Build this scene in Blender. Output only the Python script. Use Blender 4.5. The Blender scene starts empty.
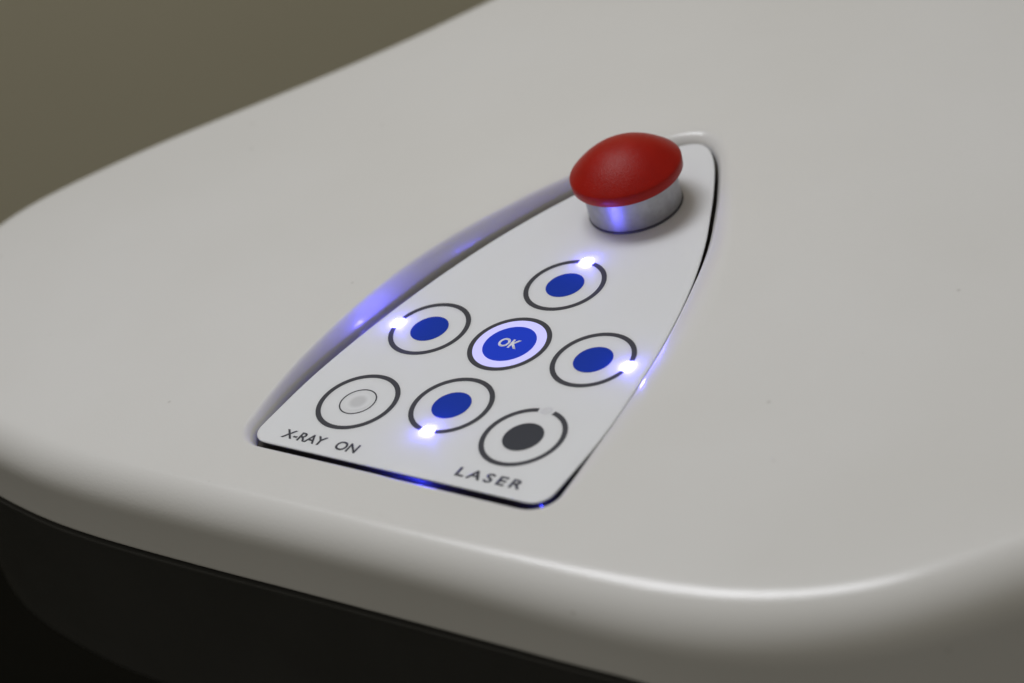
import bpy, bmesh, math
from mathutils import Matrix, Vector

S = 0.001                                    # everything below is written in millimetres
scene = bpy.context.scene
col = scene.collection

# ---------------------------------------------------------------- camera
cam_data = bpy.data.cameras.new('camera')
cam = bpy.data.objects.new('camera', cam_data)
col.objects.link(cam)
RX = Vector((0.7957650559600322, 0.5505646058063748, -0.2522629393038104))
DN = Vector((0.15023239370566346, -0.5829902575662393, -0.7984689020020231))
FW = Vector((-0.5866755522385378, 0.5974955852691476, -0.5466359135562588))
CP = Vector((513.350, -521.419, 478.252)) * S
m = Matrix.Identity(4)
for i in range(3):
    m[i][0] = RX[i]; m[i][1] = -DN[i]; m[i][2] = -FW[i]; m[i][3] = CP[i]
cam.matrix_world = m
cam_data.sensor_width = 36.0
cam_data.lens = 2750.0 / 1024.0 * 36.0
cam_data.clip_start = 0.02
cam_data.clip_end = 60.0
cam_data.dof.use_dof = True
cam_data.dof.focus_distance = 0.878
cam_data.dof.aperture_fstop = 6.8
scene.camera = cam

# ---------------------------------------------------------------- light
world = bpy.data.worlds.new('World')
scene.world = world
world.use_nodes = True
bg = world.node_tree.nodes['Background']
bg.inputs['Color'].default_value = (1.0, 0.945, 0.82, 1)
bg.inputs['Strength'].default_value = 0.24

def area(name, direction, dist, size, power, colour, target=(40, 0, 0), along=(1, 0, 0), spread=180):
    d = bpy.data.lights.new(name, 'AREA')
    d.shape = 'RECTANGLE'; d.size = size[0]; d.size_y = size[1]
    d.energy = power; d.color = colour
    d.spread = math.radians(spread)
    o = bpy.data.objects.new(name, d); col.objects.link(o)
    v = Vector(direction).normalized()
    o.location = Vector(target) * S + v * dist
    x = Vector(along) - v * Vector(along).dot(v); x.normalize(); y = v.cross(x)
    o.rotation_euler = Matrix((x, y, v)).transposed().to_euler()
    return o
area('ceiling_lamp', (-0.365, 0.18, 0.90), 1.2, (0.60, 0.34), 1.55, (0.945, 0.955, 1.0), target=(90, -60, 0), along=(0.85, 0.52, 0.0), spread=85)
area('wall_lamp', (-0.50, 0.45, 0.74), 2.1, (1.3, 1.3), 5.5, (0.945, 0.955, 1.0))
sd = bpy.data.lights.new('wall_fill_spot', 'SPOT')            # unseen fill spot, added to brighten the wall behind
sd.energy = 24.0; sd.color = (1.0, 0.96, 0.88); sd.spot_size = math.radians(84); sd.spot_blend = 1.0; sd.shadow_soft_size = 0.06
so = bpy.data.objects.new('wall_fill_spot', sd); col.objects.link(so)
so.location = (-0.283, 0.707, 1.2)
so.rotation_euler = (so.location - Vector((-0.80, 1.07, -0.6))).to_track_quat('Z', 'Y').to_euler()

vs = scene.view_settings
vs.view_transform = 'Standard'; vs.look = 'None'; vs.exposure = 0.0; vs.gamma = 1.0
scene.render.engine = 'CYCLES'
scene.cycles.max_bounces = 8

# ---------------------------------------------------------------- materials
def material(name, colour, rough=0.4, metal=0.0, spec=0.5, sss=0.0, sss_radius=0.003,
             emit=None, emit_strength=0.0, coat=0.0):
    mt = bpy.data.materials.new(name); mt.use_nodes = True
    b = mt.node_tree.nodes['Principled BSDF']
    b.inputs['Base Color'].default_value = (*colour, 1)
    b.inputs['Roughness'].default_value = rough
    b.inputs['Metallic'].default_value = metal
    b.inputs['Specular IOR Level'].default_value = spec
    if sss:
        b.inputs['Subsurface Weight'].default_value = sss
        b.inputs['Subsurface Radius'].default_value = (1, 1, 1)
        b.inputs['Subsurface Scale'].default_value = sss_radius
    if emit:
        b.inputs['Emission Color'].default_value = (*emit, 1)
        b.inputs['Emission Strength'].default_value = emit_strength
    if coat:
        b.inputs['Coat Weight'].default_value = coat
    return mt

def vary(mt, c2, scale, detail=4, lo=0.35, hi=0.7, bump=0.0, bump_scale=900, rough_var=0.0, bump_dist=0.0002):
    """cloudy colour variation, fine surface grain and uneven gloss"""
    nt = mt.node_tree; n = nt.nodes; l = nt.links
    b = n['Principled BSDF']
    tc = n.new('ShaderNodeTexCoord')
    if c2:
        ns = n.new('ShaderNodeTexNoise'); ns.inputs['Scale'].default_value = scale; ns.inputs['Detail'].default_value = detail
        l.new(tc.outputs['Object'], ns.inputs['Vector'])
        mp = n.new('ShaderNodeMapRange'); mp.inputs[1].default_value = lo; mp.inputs[2].default_value = hi
        l.new(ns.outputs['Fac'], mp.inputs[0])
        mx = n.new('ShaderNodeMix'); mx.data_type = 'RGBA'
        mx.inputs[6].default_value = b.inputs['Base Color'].default_value
        mx.inputs[7].default_value = (*c2, 1)
        l.new(mp.outputs[0], mx.inputs[0]); l.new(mx.outputs[2], b.inputs['Base Color'])
        if rough_var:
            r0 = b.inputs['Roughness'].default_value
            mr = n.new('ShaderNodeMapRange'); mr.inputs[1].default_value = 0.3; mr.inputs[2].default_value = 0.7
            mr.inputs[3].default_value = r0 - rough_var; mr.inputs[4].default_value = r0 + rough_var
            n2 = n.new('ShaderNodeTexNoise'); n2.inputs['Scale'].default_value = scale * 2.7; n2.inputs['Detail'].default_value = 6
            l.new(tc.outputs['Object'], n2.inputs['Vector'])
            l.new(n2.outputs['Fac'], mr.inputs[0]); l.new(mr.outputs[0], b.inputs['Roughness'])
    if bump:
        nb = n.new('ShaderNodeTexNoise'); nb.inputs['Scale'].default_value = bump_scale; nb.inputs['Detail'].default_value = 2
        l.new(tc.outputs['Object'], nb.inputs['Vector'])
        bp = n.new('ShaderNodeBump'); bp.inputs['Strength'].default_value = bump; bp.inputs['Distance'].default_value = bump_dist
        l.new(nb.outputs['Fac'], bp.inputs['Height']); l.new(bp.outputs['Normal'], b.inputs['Normal'])
    return mt

def specks(mt, colour, scale=120.0, size=0.0025, amount=0.5):
    """tiny dust flecks sitting on the paint"""
    nt = mt.node_tree; n = nt.nodes; l = nt.links; b = n['Principled BSDF']
    tc = n.new('ShaderNodeTexCoord')
    vo = n.new('ShaderNodeTexVoronoi'); vo.inputs['Scale'].default_value = scale
    l.new(tc.outputs['Object'], vo.inputs['Vector'])
    mp = n.new('ShaderNodeMapRange'); mp.inputs[1].default_value = size * scale; mp.inputs[2].default_value = size * scale * 0.3
    mp.inputs[3].default_value = 0; mp.inputs[4].default_value = 1
    l.new(vo.outputs['Distance'], mp.inputs[0])
    gate = n.new('ShaderNodeMath'); gate.operation = 'LESS_THAN'; gate.inputs[1].default_value = amount
    sp = n.new('ShaderNodeSeparateColor'); l.new(vo.outputs['Color'], sp.inputs[0]); l.new(sp.outputs[0], gate.inputs[0])
    mu = n.new('ShaderNodeMath'); mu.operation = 'MULTIPLY'; l.new(mp.outputs[0], mu.inputs[0]); l.new(gate.outputs[0], mu.inputs[1])
    mu2 = n.new('ShaderNodeMath'); mu2.operation = 'MULTIPLY'; mu2.inputs[1].default_value = 0.35; l.new(mu.outputs[0], mu2.inputs[0])
    mx = n.new('ShaderNodeMix'); mx.data_type = 'RGBA'; mx.inputs[7].default_value = (*colour, 1)
    old = b.inputs['Base Color'].links[0].from_socket if b.inputs['Base Color'].links else None
    if old: l.new(old, mx.inputs[6])
    else: mx.inputs[6].default_value = b.inputs['Base Color'].default_value
    l.new(mu2.outputs[0], mx.inputs[0]); l.new(mx.outputs[2], b.inputs['Base Color'])

M = {}
M['cover'] = vary(material('white_cover_plastic', (0.76, 0.756, 0.74), 0.19, spec=0.45), (0.73, 0.724, 0.70), 9, bump=0.34, bump_scale=1100, rough_var=0.03, bump_dist=0.00012)
specks(M['cover'], (0.30, 0.28, 0.25), scale=70, size=0.0009, amount=0.22)
M['plate'] = vary(material('white_faceplate_film', (0.80, 0.815, 0.835), 0.42, spec=0.4, sss=0.6, sss_radius=0.0022), None, 20, bump=0.10, bump_scale=1600, bump_dist=0.0001)
M['plate_edge'] = material('dark_faceplate_edge', (0.035, 0.033, 0.032), 0.4)
M['tray'] = vary(material('dark_recess_plastic', (0.06, 0.053, 0.047), 0.25), (0.045, 0.04, 0.036), 60)
M['base'] = vary(material('black_base_plastic', (0.062, 0.062, 0.059), 0.36, spec=0.5), (0.055, 0.055, 0.052), 30, bump=0.15, bump_scale=1500, bump_dist=0.0001)
M['ink'] = material('dark_grey_print', (0.050, 0.051, 0.062), 0.5, spec=0.25)
M['dark_dot'] = material('charcoal_key_print', (0.036, 0.040, 0.052), 0.5, spec=0.25)
M['blue'] = material('blue_key_print', (0.002, 0.036, 0.42), 0.55, spec=0.14)
M['blue_lit'] = material('backlit_blue_key', (0.002, 0.036, 0.42), 0.55, spec=0.14, emit=(0.02, 0.05, 0.9), emit_strength=0.22)
M['halo'] = material('backlit_ring_film', (0.42, 0.42, 0.62), 0.5, emit=(0.52, 0.50, 1.0), emit_strength=0.62)
M['led'] = material('lit_blue_led', (0.6, 0.6, 0.9), 0.3, emit=(0.11, 0.10, 1.0), emit_strength=240)
M['leak'] = material('lit_blue_edge_lamp', (0.3, 0.3, 0.9), 0.3, emit=(0.04, 0.05, 1.0), emit_strength=140)
M['led_off'] = material('unlit_led_window', (0.73, 0.74, 0.76), 0.35, sss=0.4, sss_radius=0.001)
M['white_print'] = material('pale_key_print', (0.86, 0.88, 0.93), 0.5)
M['red'] = vary(material('red_button_plastic', (0.36, 0.006, 0.001), 0.36, spec=0.22), (0.33, 0.005, 0.001), 180, bump=0.75, bump_scale=2700, bump_dist=0.00018, rough_var=0.04)
M['metal'] = vary(material('satin_metal_collar', (0.36, 0.36, 0.375), 0.46, metal=1.0), (0.44, 0.44, 0.46), 250, rough_var=0.05)
M['seal'] = material('dark_seal_ring', (0.06, 0.06, 0.065), 0.5)
M['pedestal'] = material('black_pedestal_plastic', (0.006, 0.006, 0.0055), 0.6, spec=0.2)
M['wall'] = vary(material('olive_beige_wall', (0.74, 0.70, 0.55), 0.6, spec=0.3), (0.70, 0.66, 0.51), 2.2)
M['floor'] = vary(material('dark_floor', (0.006, 0.006, 0.005), 0.6, spec=0.1), (0.005, 0.005, 0.004), 2.2)

# soft grey indicator window behind the X-RAY key
def spot_material():
    mt = material('frosted_indicator_window', (0.66, 0.665, 0.67), 0.4)
    nt = mt.node_tree; n = nt.nodes; l = nt.links; b = n['Principled BSDF']
    tc = n.new('ShaderNodeTexCoord'); ln = n.new('ShaderNodeVectorMath'); ln.operation = 'LENGTH'
    l.new(tc.outputs['Object'], ln.inputs[0])
    mp = n.new('ShaderNodeMapRange'); mp.interpolation_type = 'SMOOTHSTEP'
    mp.inputs[1].default_value = 0.0018; mp.inputs[2].default_value = 0.0040
    l.new(ln.outputs['Value'], mp.inputs[0])
    mx = n.new('ShaderNodeMix'); mx.data_type = 'RGBA'
    mx.inputs[6].default_value = (0.62, 0.63, 0.645, 1); mx.inputs[7].default_value = (0.80, 0.815, 0.835, 1)
    l.new(mp.outputs[0], mx.inputs[0]); l.new(mx.outputs[2], b.inputs['Base Color'])
    return mt
M['spot'] = spot_material()

# ---------------------------------------------------------------- helpers
def mesh_object(name, verts, faces, mat, parent=None, smooth=True, loc=(0, 0, 0), auto=None):
    me = bpy.data.meshes.new(name)
    me.from_pydata([(v[0] * S, v[1] * S, v[2] * S) for v in verts], [], faces)
    bm = bmesh.new(); bm.from_mesh(me)
    bmesh.ops.recalc_face_normals(bm, faces=bm.faces)
    if auto is not None:
        for e in bm.edges:
            if len(e.link_faces) == 2 and e.calc_face_angle(0) > math.radians(auto): e.smooth = False
    bm.to_mesh(me); bm.free()
    if smooth:
        for p in me.polygons: p.use_smooth = True
    me.materials.append(mat)
    o = bpy.data.objects.new(name, me); col.objects.link(o)
    o.location = Vector(loc) * S
    if parent: o.parent = parent
    return o

def empty(name, loc, label, cat):
    o = bpy.data.objects.new(name, None); col.objects.link(o)
    o.location = Vector(loc) * S; o.empty_display_size = 0.02
    o['label'] = label; o['category'] = cat
    return o

def loft(loops, close_first=False, close_last=False):
    """loops of equal length, each a closed ring of points"""
    n = len(loops[0]); verts = [p for lp in loops for p in lp]; faces = []
    for a in range(len(loops) - 1):
        for i in range(n):
            j = (i + 1) % n
            faces.append((a * n + i, a * n + j, (a + 1) * n + j, (a + 1) * n + i))
    if close_first: faces.append(tuple(range(n)))
    if close_last: faces.append(tuple((len(loops) - 1) * n + i for i in range(n)))
    return verts, faces

def lathe(profile, n=96):
    loops = [[(r * math.cos(2 * math.pi * i / n), r * math.sin(2 * math.pi * i / n), z) for i in range(n)] for r, z in profile]
    return loft(loops, True, True)

def annulus(r0, r1, z0, z1, a0=0.0, a1=2 * math.pi, n=120):
    """flat ring or arc with a little thickness"""
    full = abs((a1 - a0) - 2 * math.pi) < 1e-6
    k = n if full else n + 1
    sec = [(r0, z0), (r0, z1), (r1, z1), (r1, z0)]
    verts = []
    for i in range(k):
        a = a0 + (a1 - a0) * i / n
        verts += [(r * math.cos(a), r * math.sin(a), z) for r, z in sec]
    faces = []
    for i in range(n):
        j = (i + 1) % k
        for s in range(4):
            t = (s + 1) % 4
            faces.append((i * 4 + s, j * 4 + s, j * 4 + t, i * 4 + t))
    if not full:
        faces.append((0, 1, 2, 3)); faces.append((n * 4 + 3, n * 4 + 2, n * 4 + 1, n * 4))
    return verts, faces

def catmull(pts, sub=24):
    out = []; n = len(pts)
    for i in range(n):
        p0, p1, p2, p3 = (Vector(pts[(i + k - 1) % n]) for k in range(4))
        t0 = 0.0; t1 = t0 + max((p1 - p0).length, 1e-6) ** 0.5; t2 = t1 + max((p2 - p1).length, 1e-6) ** 0.5; t3 = t2 + max((p3 - p2).length, 1e-6) ** 0.5
        for s in range(sub):
            t = t1 + (t2 - t1) * s / sub
            a1 = p0 * ((t1 - t) / (t1 - t0)) + p1 * ((t - t0) / (t1 - t0))
            a2 = p1 * ((t2 - t) / (t2 - t1)) + p2 * ((t - t1) / (t2 - t1))
            a3 = p2 * ((t3 - t) / (t3 - t2)) + p3 * ((t - t2) / (t3 - t2))
            b1 = a1 * ((t2 - t) / (t2 - t0)) + a2 * ((t - t0) / (t2 - t0))
            b2 = a2 * ((t3 - t) / (t3 - t1)) + a3 * ((t - t1) / (t3 - t1))
            out.append(b1 * ((t2 - t) / (t2 - t1)) + b2 * ((t - t1) / (t2 - t1)))
    return out

def resample(pts, n):
    L = [0.0]; m_ = len(pts)
    for i in range(m_): L.append(L[-1] + (pts[(i + 1) % m_] - pts[i]).length)
    out = []; j = 0
    for k in range(n):
        d = L[-1] * k / n
        while L[j + 1] < d: j += 1
        f = (d - L[j]) / max(L[j + 1] - L[j], 1e-9)
        out.append(pts[j % m_].lerp(pts[(j + 1) % m_], f))
    return out

def smooth_loop(pts, it):
    n = len(pts)
    for _ in range(it):
        pts = [pts[i] * 0.5 + (pts[i - 1] + pts[(i + 1) % n]) * 0.25 for i in range(n)]
    return pts

def normals(pts):
    """outward normals of a counter-clockwise ring"""
    n = len(pts); out = []
    for i in range(n):
        t = pts[(i + 1) % n] - pts[i - 1]
        out.append(Vector((t.y, -t.x)).normalized())
    return out

def lerp_table(tab, x):
    if x <= tab[0][0]: return tab[0][1]
    for (a, va), (b, vb) in zip(tab, tab[1:]):
        if x <= b:
            t = (x - a) / (b - a); return va + (vb - va) * t
    return tab[-1][1]

def sstep(a, b, x):
    t = min(1, max(0, (x - a) / (b - a))); return t * t * (3 - 2 * t)

# ---------------------------------------------------------------- outlines (mm, faceplate top = z 0)
right_side = [(57.9, -50), (57.6, -35), (56.2, -20), (53.6, -2), (50.6, 14), (46.8, 30), (41.4, 48), (34.4, 66), (28.2, 79), (22.2, 91), (13.6, 106)]
def corner(cx, cy, r, a0, a1, n=14):
    return [(cx + r * math.cos(math.radians(a0 + (a1 - a0) * i / n)), cy + r * math.sin(math.radians(a0 + (a1 - a0) * i / n))) for i in range(n + 1)]
PANEL_FRONT = -65.8
raw = corner(51.7, PANEL_FRONT + 6.2, 6.2, -90, 0)
raw += right_side
raw += [(9.4, 111.8), (4.8, 116.2), (0, 117.9), (-4.8, 116.2), (-9.4, 111.8)]
raw += [(-x, y) for x, y in reversed(right_side)]
raw += [(-x, y) for x, y in reversed(corner(51.7, PANEL_FRONT + 6.2, 6.2, -90, 0))]
raw += [(-30, PANEL_FRONT), (-10, PANEL_FRONT), (10, PANEL_FRONT), (30, PANEL_FRONT)]
NP = 1500
P = smooth_loop(resample(catmull([Vector(p) for p in raw], 12), NP), 14)
PN = normals(P)
PN = [v.normalized() for v in smooth_loop(PN, 6)]

front = [(-159, -93.8), (-130, -98.4), (-105, -99.9), (-60, -100.2), (-20, -99.8), (20, -99.6), (60, -99.4), (90, -99.2)]
lid_raw = front + [(112, -98.2), (132, -95.6), (151, -90.4), (169, -82), (185, -71), (198, -59), (210, -47), (232, -24), (262, 8), (310, 66), (370, 150), (430, 260), (470, 390),
          (478, 510), (440, 620), (360, 690), (260, 715), (170, 690), (90, 620), (17, 502), (-53.5, 374), (-108, 274), (-151, 195), (-165, 169), (-182, 141), (-205.5, 106),
          (-224.5, 78), (-239.5, 52.6), (-249.5, 33), (-254.5, 18), (-255.5, 3), (-252.5, -15), (-243.5, -37), (-227, -60), (-205, -77.5), (-184, -87.5)]
LID = smooth_loop(resample(catmull([Vector(p) for p in lid_raw], 20), 2400), 60)
LIDN = normals(LID)

TILT = 0.005
def z_lid(x, y):                               # gently crowned around the panel
    return TILT * (y + 70) + 6.0 * math.exp(-((y - 25) / 75) ** 2 - ((x + 60) / 150) ** 2)
def z_rim(x, y):                               # lower edge of the white cover
    return -26.0 - 24.0 * sstep(95, 215, x) - 0.0 * y

# ---------------------------------------------------------------- floor
def plane(name, x0, x1, y0, y1, z, mat):
    return mesh_object(name, [(x0, y0, z), (x1, y0, z), (x1, y1, z), (x0, y1, z)], [(0, 1, 2, 3)], mat, smooth=False)
fl = plane('floor', -9000, 9000, -9000, 9000, -900, M['floor'])
wd = Vector((-0.707, 0.707, 0)); wt_ = Vector((0.707, 0.707, 0)); wc = wd * 1320
corners = [wc + wt_ * a + Vector((0, 0, z)) for a, z in ((-4000, -900), (4000, -900), (4000, 1700), (-4000, 1700))]
back = [c + wd * 120 for c in corners]
wl = mesh_object('wall', [tuple(c) for c in corners + back], [(0, 1, 2, 3), (7, 6, 5, 4), (0, 4, 5, 1), (1, 5, 6, 2), (2, 6, 7, 3), (3, 7, 4, 0)], M['wall'], smooth=False)
wl['kind'] = 'structure'
fl['kind'] = 'structure'

# ---------------------------------------------------------------- housing
housing = empty('equipment_housing', (100, 200, -900), 'white curved plastic machine top over black base, with recess around the control panel', 'machine')
HO = Vector((100, 200, -900))
def under(o):
    """parent to the housing while keeping the millimetre coordinates above"""
    o.parent = housing; o.location = -HO * S
    return o

def build_cover():
    wt = [(-66, 5.0), (-58, 6.0), (-48, 8.0), (-27, 11.0), (0, 13.4), (25, 14.0), (55, 11.8), (75, 9.8), (90, 7.6), (106, 6.2), (114, 6.0), (118, 6.0)]
    wl_ = [(-66, 4.6), (-58, 5.2), (-48, 6.0), (-27, 7.2), (0, 7.6), (25, 7.8), (55, 6.8), (75, 7.2), (90, 6.8), (106, 6.2), (114, 6.0), (118, 6.0)]
    W = [lerp_table(wl_ if p.x < 0 else wt, p.y) for p in P]
    GL = [(-66, 1.7), (-64, 0.7), (-58, 1.0), (-45, 2.6), (-27, 3.7), (0, 4.0), (25, 4.0), (55, 3.3), (75, 3.4), (90, 3.0), (106, 1.8), (118, 0.9)]
    ST = [1.0 if p.x < 0 and -60 < p.y < 100 else 0.0 for p in P]     # steep left wall, soft right one
    for _ in range(400): ST = [(ST[i - 1] + 2 * ST[i] + ST[(i + 1) % NP]) / 4 for i in range(NP)]
    for _ in range(80): W = [(W[i - 1] + 2 * W[i] + W[(i + 1) % NP]) / 4 for i in range(NP)]
    gt = [(-66, 1.7), (-64, 0.7), (-55, 0.5), (-40, 1.0), (0, 1.2), (80, 1.2), (118, 0.9)]
    G = [lerp_table(gt, p.y) for p in P]
    ZI = [lerp_table([(-66, -3.0), (-45, -3.4), (0, -3.4), (80, -3.2), (118, -2.6)], p.y) if p.x < 0 else
          lerp_table([(-66, -3.0), (-55, -1.9), (-38, -0.5), (-25, -0.25), (25, -0.25), (45, -0.5), (62, -1.6), (80, -2.6), (118, -2.6)], p.y) for p in P]
    for i in range(NP):
        if P[i].x < 0: G[i] = lerp_table(GL, P[i].y)
        else: G[i] = lerp_table([(-66, 1.7), (-58, 1.0), (-38, 0.35), (36, 0.35), (60, 0.75), (118, 0.8)], P[i].y)
    for _ in range(60):
        G = [(G[i - 1] + 2 * G[i] + G[(i + 1) % NP]) / 4 for i in range(NP)]
        ZI = [(ZI[i - 1] + 2 * ZI[i] + ZI[(i + 1) % NP]) / 4 for i in range(NP)]
    loops = []
    loops.append([(P[i].x + PN[i].x * G[i], P[i].y + PN[i].y * G[i], -6.5) for i in range(NP)])
    loops.append([(P[i].x + PN[i].x * G[i], P[i].y + PN[i].y * G[i], -5.0) for i in range(NP)])
    K = 16
    for k in range(K + 1):                     # rolled lip of the recess
        a = math.pi / 2 * k / K
        lp = []
        for i in range(NP):
            d = W[i] - (W[i] - G[i]) * math.cos(math.pi / 2 * k / K)
            x = P[i].x + PN[i].x * d; y = P[i].y + PN[i].y * d
            h = z_lid(x, y); u = (W[i] - d) / (W[i] - G[i]); ra = 0.5
            soft = 0.5 * (1 - math.sqrt(max(0.0, 1 - u * u))) + 0.5 * u * u
            steep = u * u / (ra * (2 - ra)) if u < ra else (2 * u - ra) / (2 - ra)
            steep = 0.6 * steep + 0.4 * (1 - math.sqrt(max(0.0, 1 - u * u)))
            fall = soft + (steep - soft) * ST[i]
            lp.append((x, y, h + (ZI[i] - h) * fall))
        loops.append(lp)
    A = [Vector((v[0], v[1])) for v in loops[-1]]
    # inset lid outline, where the edge roll starts, hit by rays from the middle of the panel
    C0 = Vector((0, 10))
    RL = [13.5 + 3.5 * sstep(10, 130, q.x) for q in LID]
    ins = [LID[i] - LIDN[i] * RL[i] for i in range(len(LID))]
    ang = [math.atan2(v.y - C0.y, v.x - C0.x) for v in ins]
    n = len(ins); st = min(range(n), key=lambda i: ang[i])
    order = [(st + i) % n for i in range(n)]
    av = [ang[i] for i in order]
    import bisect
    def hit(a):
        j = bisect.bisect_left(av, a)
        i0 = order[(j - 1) % n]; i1 = order[j % n]
        a0, a1 = ang[i0], ang[i1]
        span = (a1 - a0) % (2 * math.pi); f = ((a - a0) % (2 * math.pi)) / max(span, 1e-9)
        f = min(max(f, 0), 1)
        return LID[i0].lerp(LID[i1], f), LIDN[i0].lerp(LIDN[i1], f).normalized(), RL[i0] + (RL[i1] - RL[i0]) * f
    B = [hit(math.atan2(a.y - C0.y, a.x - C0.x)) for a in A]
    for t in (0.02, 0.06, 0.14, 0.28, 0.46, 0.68, 0.88):
        lp = []
        for i in range(NP):
            e = B[i][0] - B[i][1] * B[i][2]
            q = A[i].lerp(e, t); lp.append((q.x, q.y, z_lid(q.x, q.y)))
        loops.append(lp)
    K = 16
    for k in range(K + 1):                     # outer edge roll
        a = math.pi / 2 * k / K
        lp = []
        for i in range(NP):
            q = B[i][0] - B[i][1] * (B[i][2] * (1 - math.sin(a)) + 1.2 * math.sin(a))
            lp.append((q.x, q.y, z_lid(q.x, q.y) - B[i][2] * (1 - math.cos(a))))
        loops.append(lp)
    for off, dz in ((-0.1, 1.2), (-0.0, 0.5), (-0.35, 0.0), (-3.0, 0.0), (-3.2, 4.0)):
        loops.append([(B[i][0].x + B[i][1].x * off, B[i][0].y + B[i][1].y * off, z_rim(B[i][0].x, B[i][0].y) + dz) for i in range(NP)])
    v, f = loft(loops)
    return mesh_object('top_cover', v, f, M['cover'])
under(build_cover())

tv, tf = loft([[(P[i].x + PN[i].x * 5.2, P[i].y + PN[i].y * 5.2, z) for i in range(0, NP, 5)] for z in (-7.5, -3.6)], True, True)
under(mesh_object('recess_tray', tv, tf, M['tray'], smooth=False))

def ring(off, zf, step=6):
    return [(LID[i].x + LIDN[i].x * off, LID[i].y + LIDN[i].y * off, zf(LID[i].x, LID[i].y)) for i in range(0, len(LID), step)]
BZ = -98.0
bl = [ring(-30, lambda x, y: z_rim(x, y) + 3), ring(-4.6, lambda x, y: z_rim(x, y) + 3), ring(-4.4, lambda x, y: z_rim(x, y) - 1.4),
      ring(-1.0, lambda x, y: z_rim(x, y) - 1.6), ring(0.1, lambda x, y: z_rim(x, y) - 1.9), ring(0.3, lambda x, y: z_rim(x, y) - 2.5), ring(0.1, lambda x, y: z_rim(x, y) - 3.2)]
RB = 9.0
for k in range(13):
    a = math.pi / 2 * k / 12
    bl.append(ring(-1.0 - RB * (1 - math.cos(a)), lambda x, y, a=a: BZ - 8 * sstep(95, 215, x) + RB * (1 - math.sin(a))))
bl.append(ring(-60, lambda x, y: BZ - 8 * sstep(95, 215, x)))
bv, bf = loft(bl)
under(mesh_object('base_body', bv, bf, M['base'], auto=50))
pv, pf = loft([ring(-46, lambda x, y, z=z: z, 24) for z in (-91.0, -500.0, -899.0)], False, True)
under(mesh_object('pedestal', pv, pf, M['pedestal'], auto=50))

# ---------------------------------------------------------------- control panel
panel = empty('control_panel', (0, 0, -6), 'white arrow-shaped control panel with blue lit keys, X-RAY ON and LASER lettering', 'control panel')
PO = Vector((0, 0, -6))
def on_panel(o, loc=(0, 0, 0), parent=None):
    o.parent = parent or panel
    o.location = (Vector(loc) - (PO if parent is None else Vector((0, 0, 0)))) * S
    return o
T = 1.0                                        # faceplate thickness
pl = [[(P[i].x + PN[i].x * o, P[i].y + PN[i].y * o, z) for i in range(0, NP, 3)] for o, z in
      ((-1.5, 0.0), (-0.35, 0.0), (-0.10, -0.08), (0.0, -0.30), (0.0, -0.5))]
inner = [[(P[i].x * k, 10 + (P[i].y - 10) * k, 0.0) for i in range(0, NP, 3)] for k in (0.03, 0.25, 0.5, 0.75, 0.93)]
fv, ff = loft(inner + pl, True)
on_panel(mesh_object('faceplate', fv, ff, M['plate'], auto=60))
el = [[(P[i].x + PN[i].x * o, P[i].y + PN[i].y * o, z) for i in range(0, NP, 3)] for o, z in ((-0.05, -0.5), (-0.05, -T), (-4, -T), (-4, -0.5))]
ev, ef = loft(el + [el[0]])
on_panel(mesh_object('faceplate_backing', ev, ef, M['plate_edge'], auto=60))
bk = bmesh.new()
kv, kf = loft([[(P[i].x * 0.5, P[i].y * 0.5 + 8, z) for i in range(0, NP, 12)] for z in (-6.0, -0.55)], True, True)
on_panel(mesh_object('mounting_block', kv, kf, M['plate_edge'], auto=60))
bk.free()

ZP = 0.06                                      # print thickness
PITCH = 32.7
def arc_part(parent, name, r0, r1, mat, gap_at=None, gap=0.0, z1=ZP, z0=-0.02):
    if gap_at is None: v, f = annulus(r0, r1, z0, z1)
    else: v, f = annulus(r0, r1, z0, z1, math.radians(gap_at + gap), math.radians(gap_at + 360 - gap))
    o = mesh_object(name, v, f, mat, auto=40); o.parent = parent; return o

def key(loc, r_dot, dot_mat, led_at=None, lit=True, label=None):
    prof = [(r_dot - 0.25, -0.02), (r_dot, -0.02), (r_dot, ZP * 1.5), (r_dot - 0.25, ZP * 1.6)]
    v, f = lathe(prof, 80)
    b = on_panel(mesh_object('push_key', v, f, dot_mat, auto=40), loc)
    arc_part(b, 'key_ring', 12.3, 14.0, M['ink'], led_at, 12.5)
    if led_at is not None:
        a = math.radians(led_at)
        r = 1.4 if lit else 1.75; h = 1.25 if lit else 0.12
        prof = []
        for k in range(9):
            t = math.pi / 2 * k / 8
            prof.append((max(r * math.sin(t), 0.02), h * math.cos(t)))
        prof += [(r, -0.35), (0.02, -0.35)]
        v, f = lathe(prof, 32)
        o = mesh_object('indicator_led', v, f, M['led'] if lit else M['led_off'], b)
        o.location = Vector((13.15 * math.cos(a), 13.15 * math.sin(a), 0)) * S
    if label: b['label'] = label
    return b

key((0, PITCH, 0), 6.5, M['blue'], 90)
key((-PITCH, 0, 0), 6.5, M['blue'], 180)
key((PITCH, 0, 0), 6.5, M['blue'], 0)
key((0, -PITCH, 0), 6.5, M['blue'], -90)
key((PITCH, -39.75, 0), 6.6, M['dark_dot'], 90, lit=False, label='charcoal laser key with unlit indicator')
ok = key((0, 0, 0), 9.0, M['blue_lit'], label='larger blue OK key inside a glowing ring')
arc_part(ok, 'light_ring', 9.0, 12.3, M['halo'], z1=ZP * 0.7)
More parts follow.
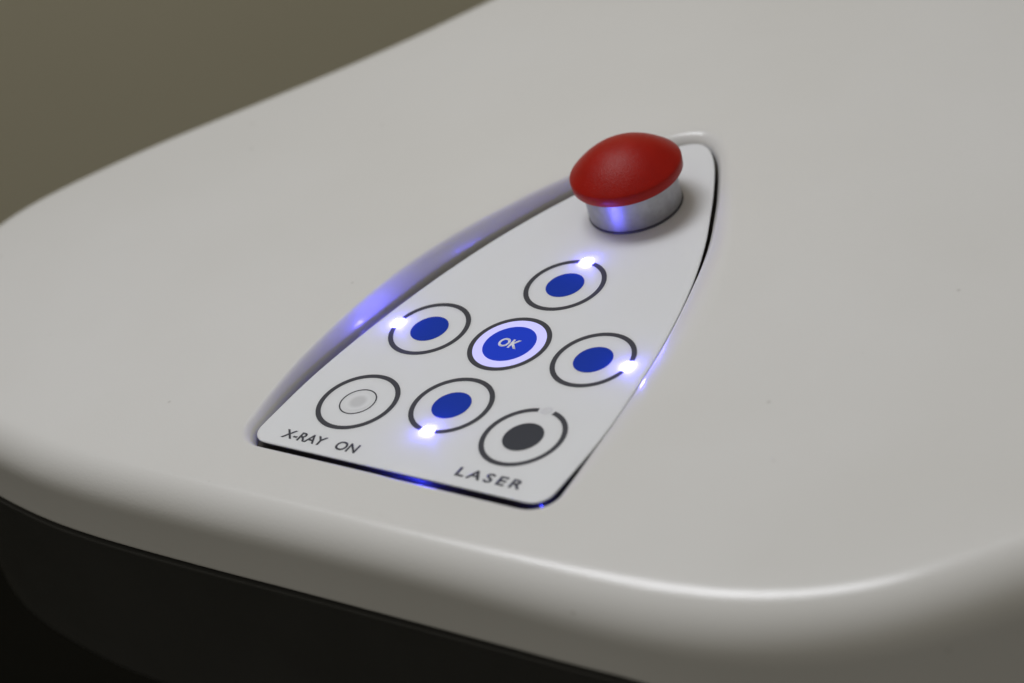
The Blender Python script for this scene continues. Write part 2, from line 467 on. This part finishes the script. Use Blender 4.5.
# small lamps under the plate whose light leaks out of the slot along its edge
for lx, ly in ((3.0, -57.0), (52.5, -61.0)):
    v, f = lathe([(0.02, -1.1), (0.9, -1.15), (1.2, -1.9), (0.9, -2.6), (0.02, -2.8)], 24)
    k_ = 1.0 if lx < 20 else 0.09
    on_panel(mesh_object('edge_lamp', [(a * k_ * (1.8 if lx < 20 else 1), b_ * k_, c) for a, b_, c in v], f, M['leak']), (lx, ly, 0))
# X-RAY key: thin ring round a frosted window
v, f = lathe([(4.2, -0.02), (4.3, -0.02), (4.3, 0.03), (4.2, 0.035)], 64)
xk = on_panel(mesh_object('push_key', v, f, M['spot'], auto=40), (-PITCH, -39.75, 0))
xk['label'] = 'white X-RAY key with frosted window in a thin ring'
arc_part(xk, 'key_ring', 12.3, 14.0, M['ink'])
arc_part(xk, 'inner_ring', 5.85, 6.3, M['ink'])

def text(name, body, mat, x0, x1, y0, height, parent=None, bold=0.0, spacing=1.0, z=0.0, shear=0.0):
    """flat lettering fitted to a box: left x0, right x1, baseline y0, capital height"""
    cu = bpy.data.curves.new(name, 'FONT'); cu.body = body; cu.size = 1.0
    cu.offset = bold; cu.space_character = spacing; cu.shear = shear; cu.resolution_u = 6
    tmp = bpy.data.objects.new(name + '_tmp', cu); col.objects.link(tmp)
    dg = bpy.context.evaluated_depsgraph_get()
    me = bpy.data.meshes.new_from_object(tmp.evaluated_get(dg))
    bpy.data.objects.remove(tmp); bpy.data.curves.remove(cu)
    xs = [v.co.x for v in me.vertices]; ys = [v.co.y for v in me.vertices]
    sx = (x1 - x0) / (max(xs) - min(xs)); sy = height / (max(ys) - min(ys)); mx, my = min(xs), min(ys)
    bm = bmesh.new(); bm.from_mesh(me)
    for vv in bm.verts:
        vv.co = Vector(((x0 + (vv.co.x - mx) * sx) * S, (y0 + (vv.co.y - my) * sy) * S, 0))
    bmesh.ops.remove_doubles(bm, verts=bm.verts, dist=1e-7)
    ex = bmesh.ops.extrude_face_region(bm, geom=bm.faces[:])
    for g in ex['geom']:
        if isinstance(g, bmesh.types.BMVert): g.co.z += (ZP + 0.01) * S
    bmesh.ops.recalc_face_normals(bm, faces=bm.faces)
    bm.to_mesh(me); bm.free(); me.name = name
    me.materials.clear(); me.materials.append(mat)
    o = bpy.data.objects.new(name, me); col.objects.link(o)
    return on_panel(o, (0, 0, z), parent)
text('lettering', 'X-RAY   ON', M['ink'], -47.4, -17.2, -62.3, 4.1, bold=0.015)
text('lettering', 'LASER', M['ink'], 21.8, 46.2, -61.8, 4.1, bold=0.02, spacing=1.35)
text('lettering', 'OK', M['white_print'], -4.1, 3.8, -2.1, 4.5, parent=ok, bold=0.032, z=ZP * 1.5)

# ---------------------------------------------------------------- emergency stop
stop = empty('emergency_stop_button', (-1.0, 78.5, 0.0), 'red mushroom emergency stop button on a satin metal collar', 'button')
def lathe_part(name, prof, mat, parent, n=96, auto=35, loc=(0, 0, 0)):
    v, f = lathe(prof, n); o = mesh_object(name, v, f, mat, parent, auto=auto); o.location = Vector(loc) * S; return o
lathe_part('seal_ring', [(15.0, 0.0), (16.1, 0.0), (16.2, 0.2), (16.1, 0.7), (15.0, 1.0)], M['seal'], stop)
lathe_part('collar', [(14.0, 0.6), (15.7, 0.6), (16.0, 1.0), (16.0, 11.2), (15.6, 11.7), (14.0, 11.8)], M['metal'], stop)
dome = [(12.0, 11.9), (17.6, 11.9), (18.7, 12.1), (19.0, 12.5), (19.15, 15.5), (18.8, 16.0)]
for k in range(1, 25):
    t = k / 24.0
    r = 18.8 * (1 - t)
    dome.append((max(r, 0.05), 16.0 + 8.8 * (1 - (r / 18.8) ** 2.1)))
lathe_part('mushroom_head', [(a, b_ + 0.5) for a, b_ in dome], M['red'], stop, n=128, auto=40)
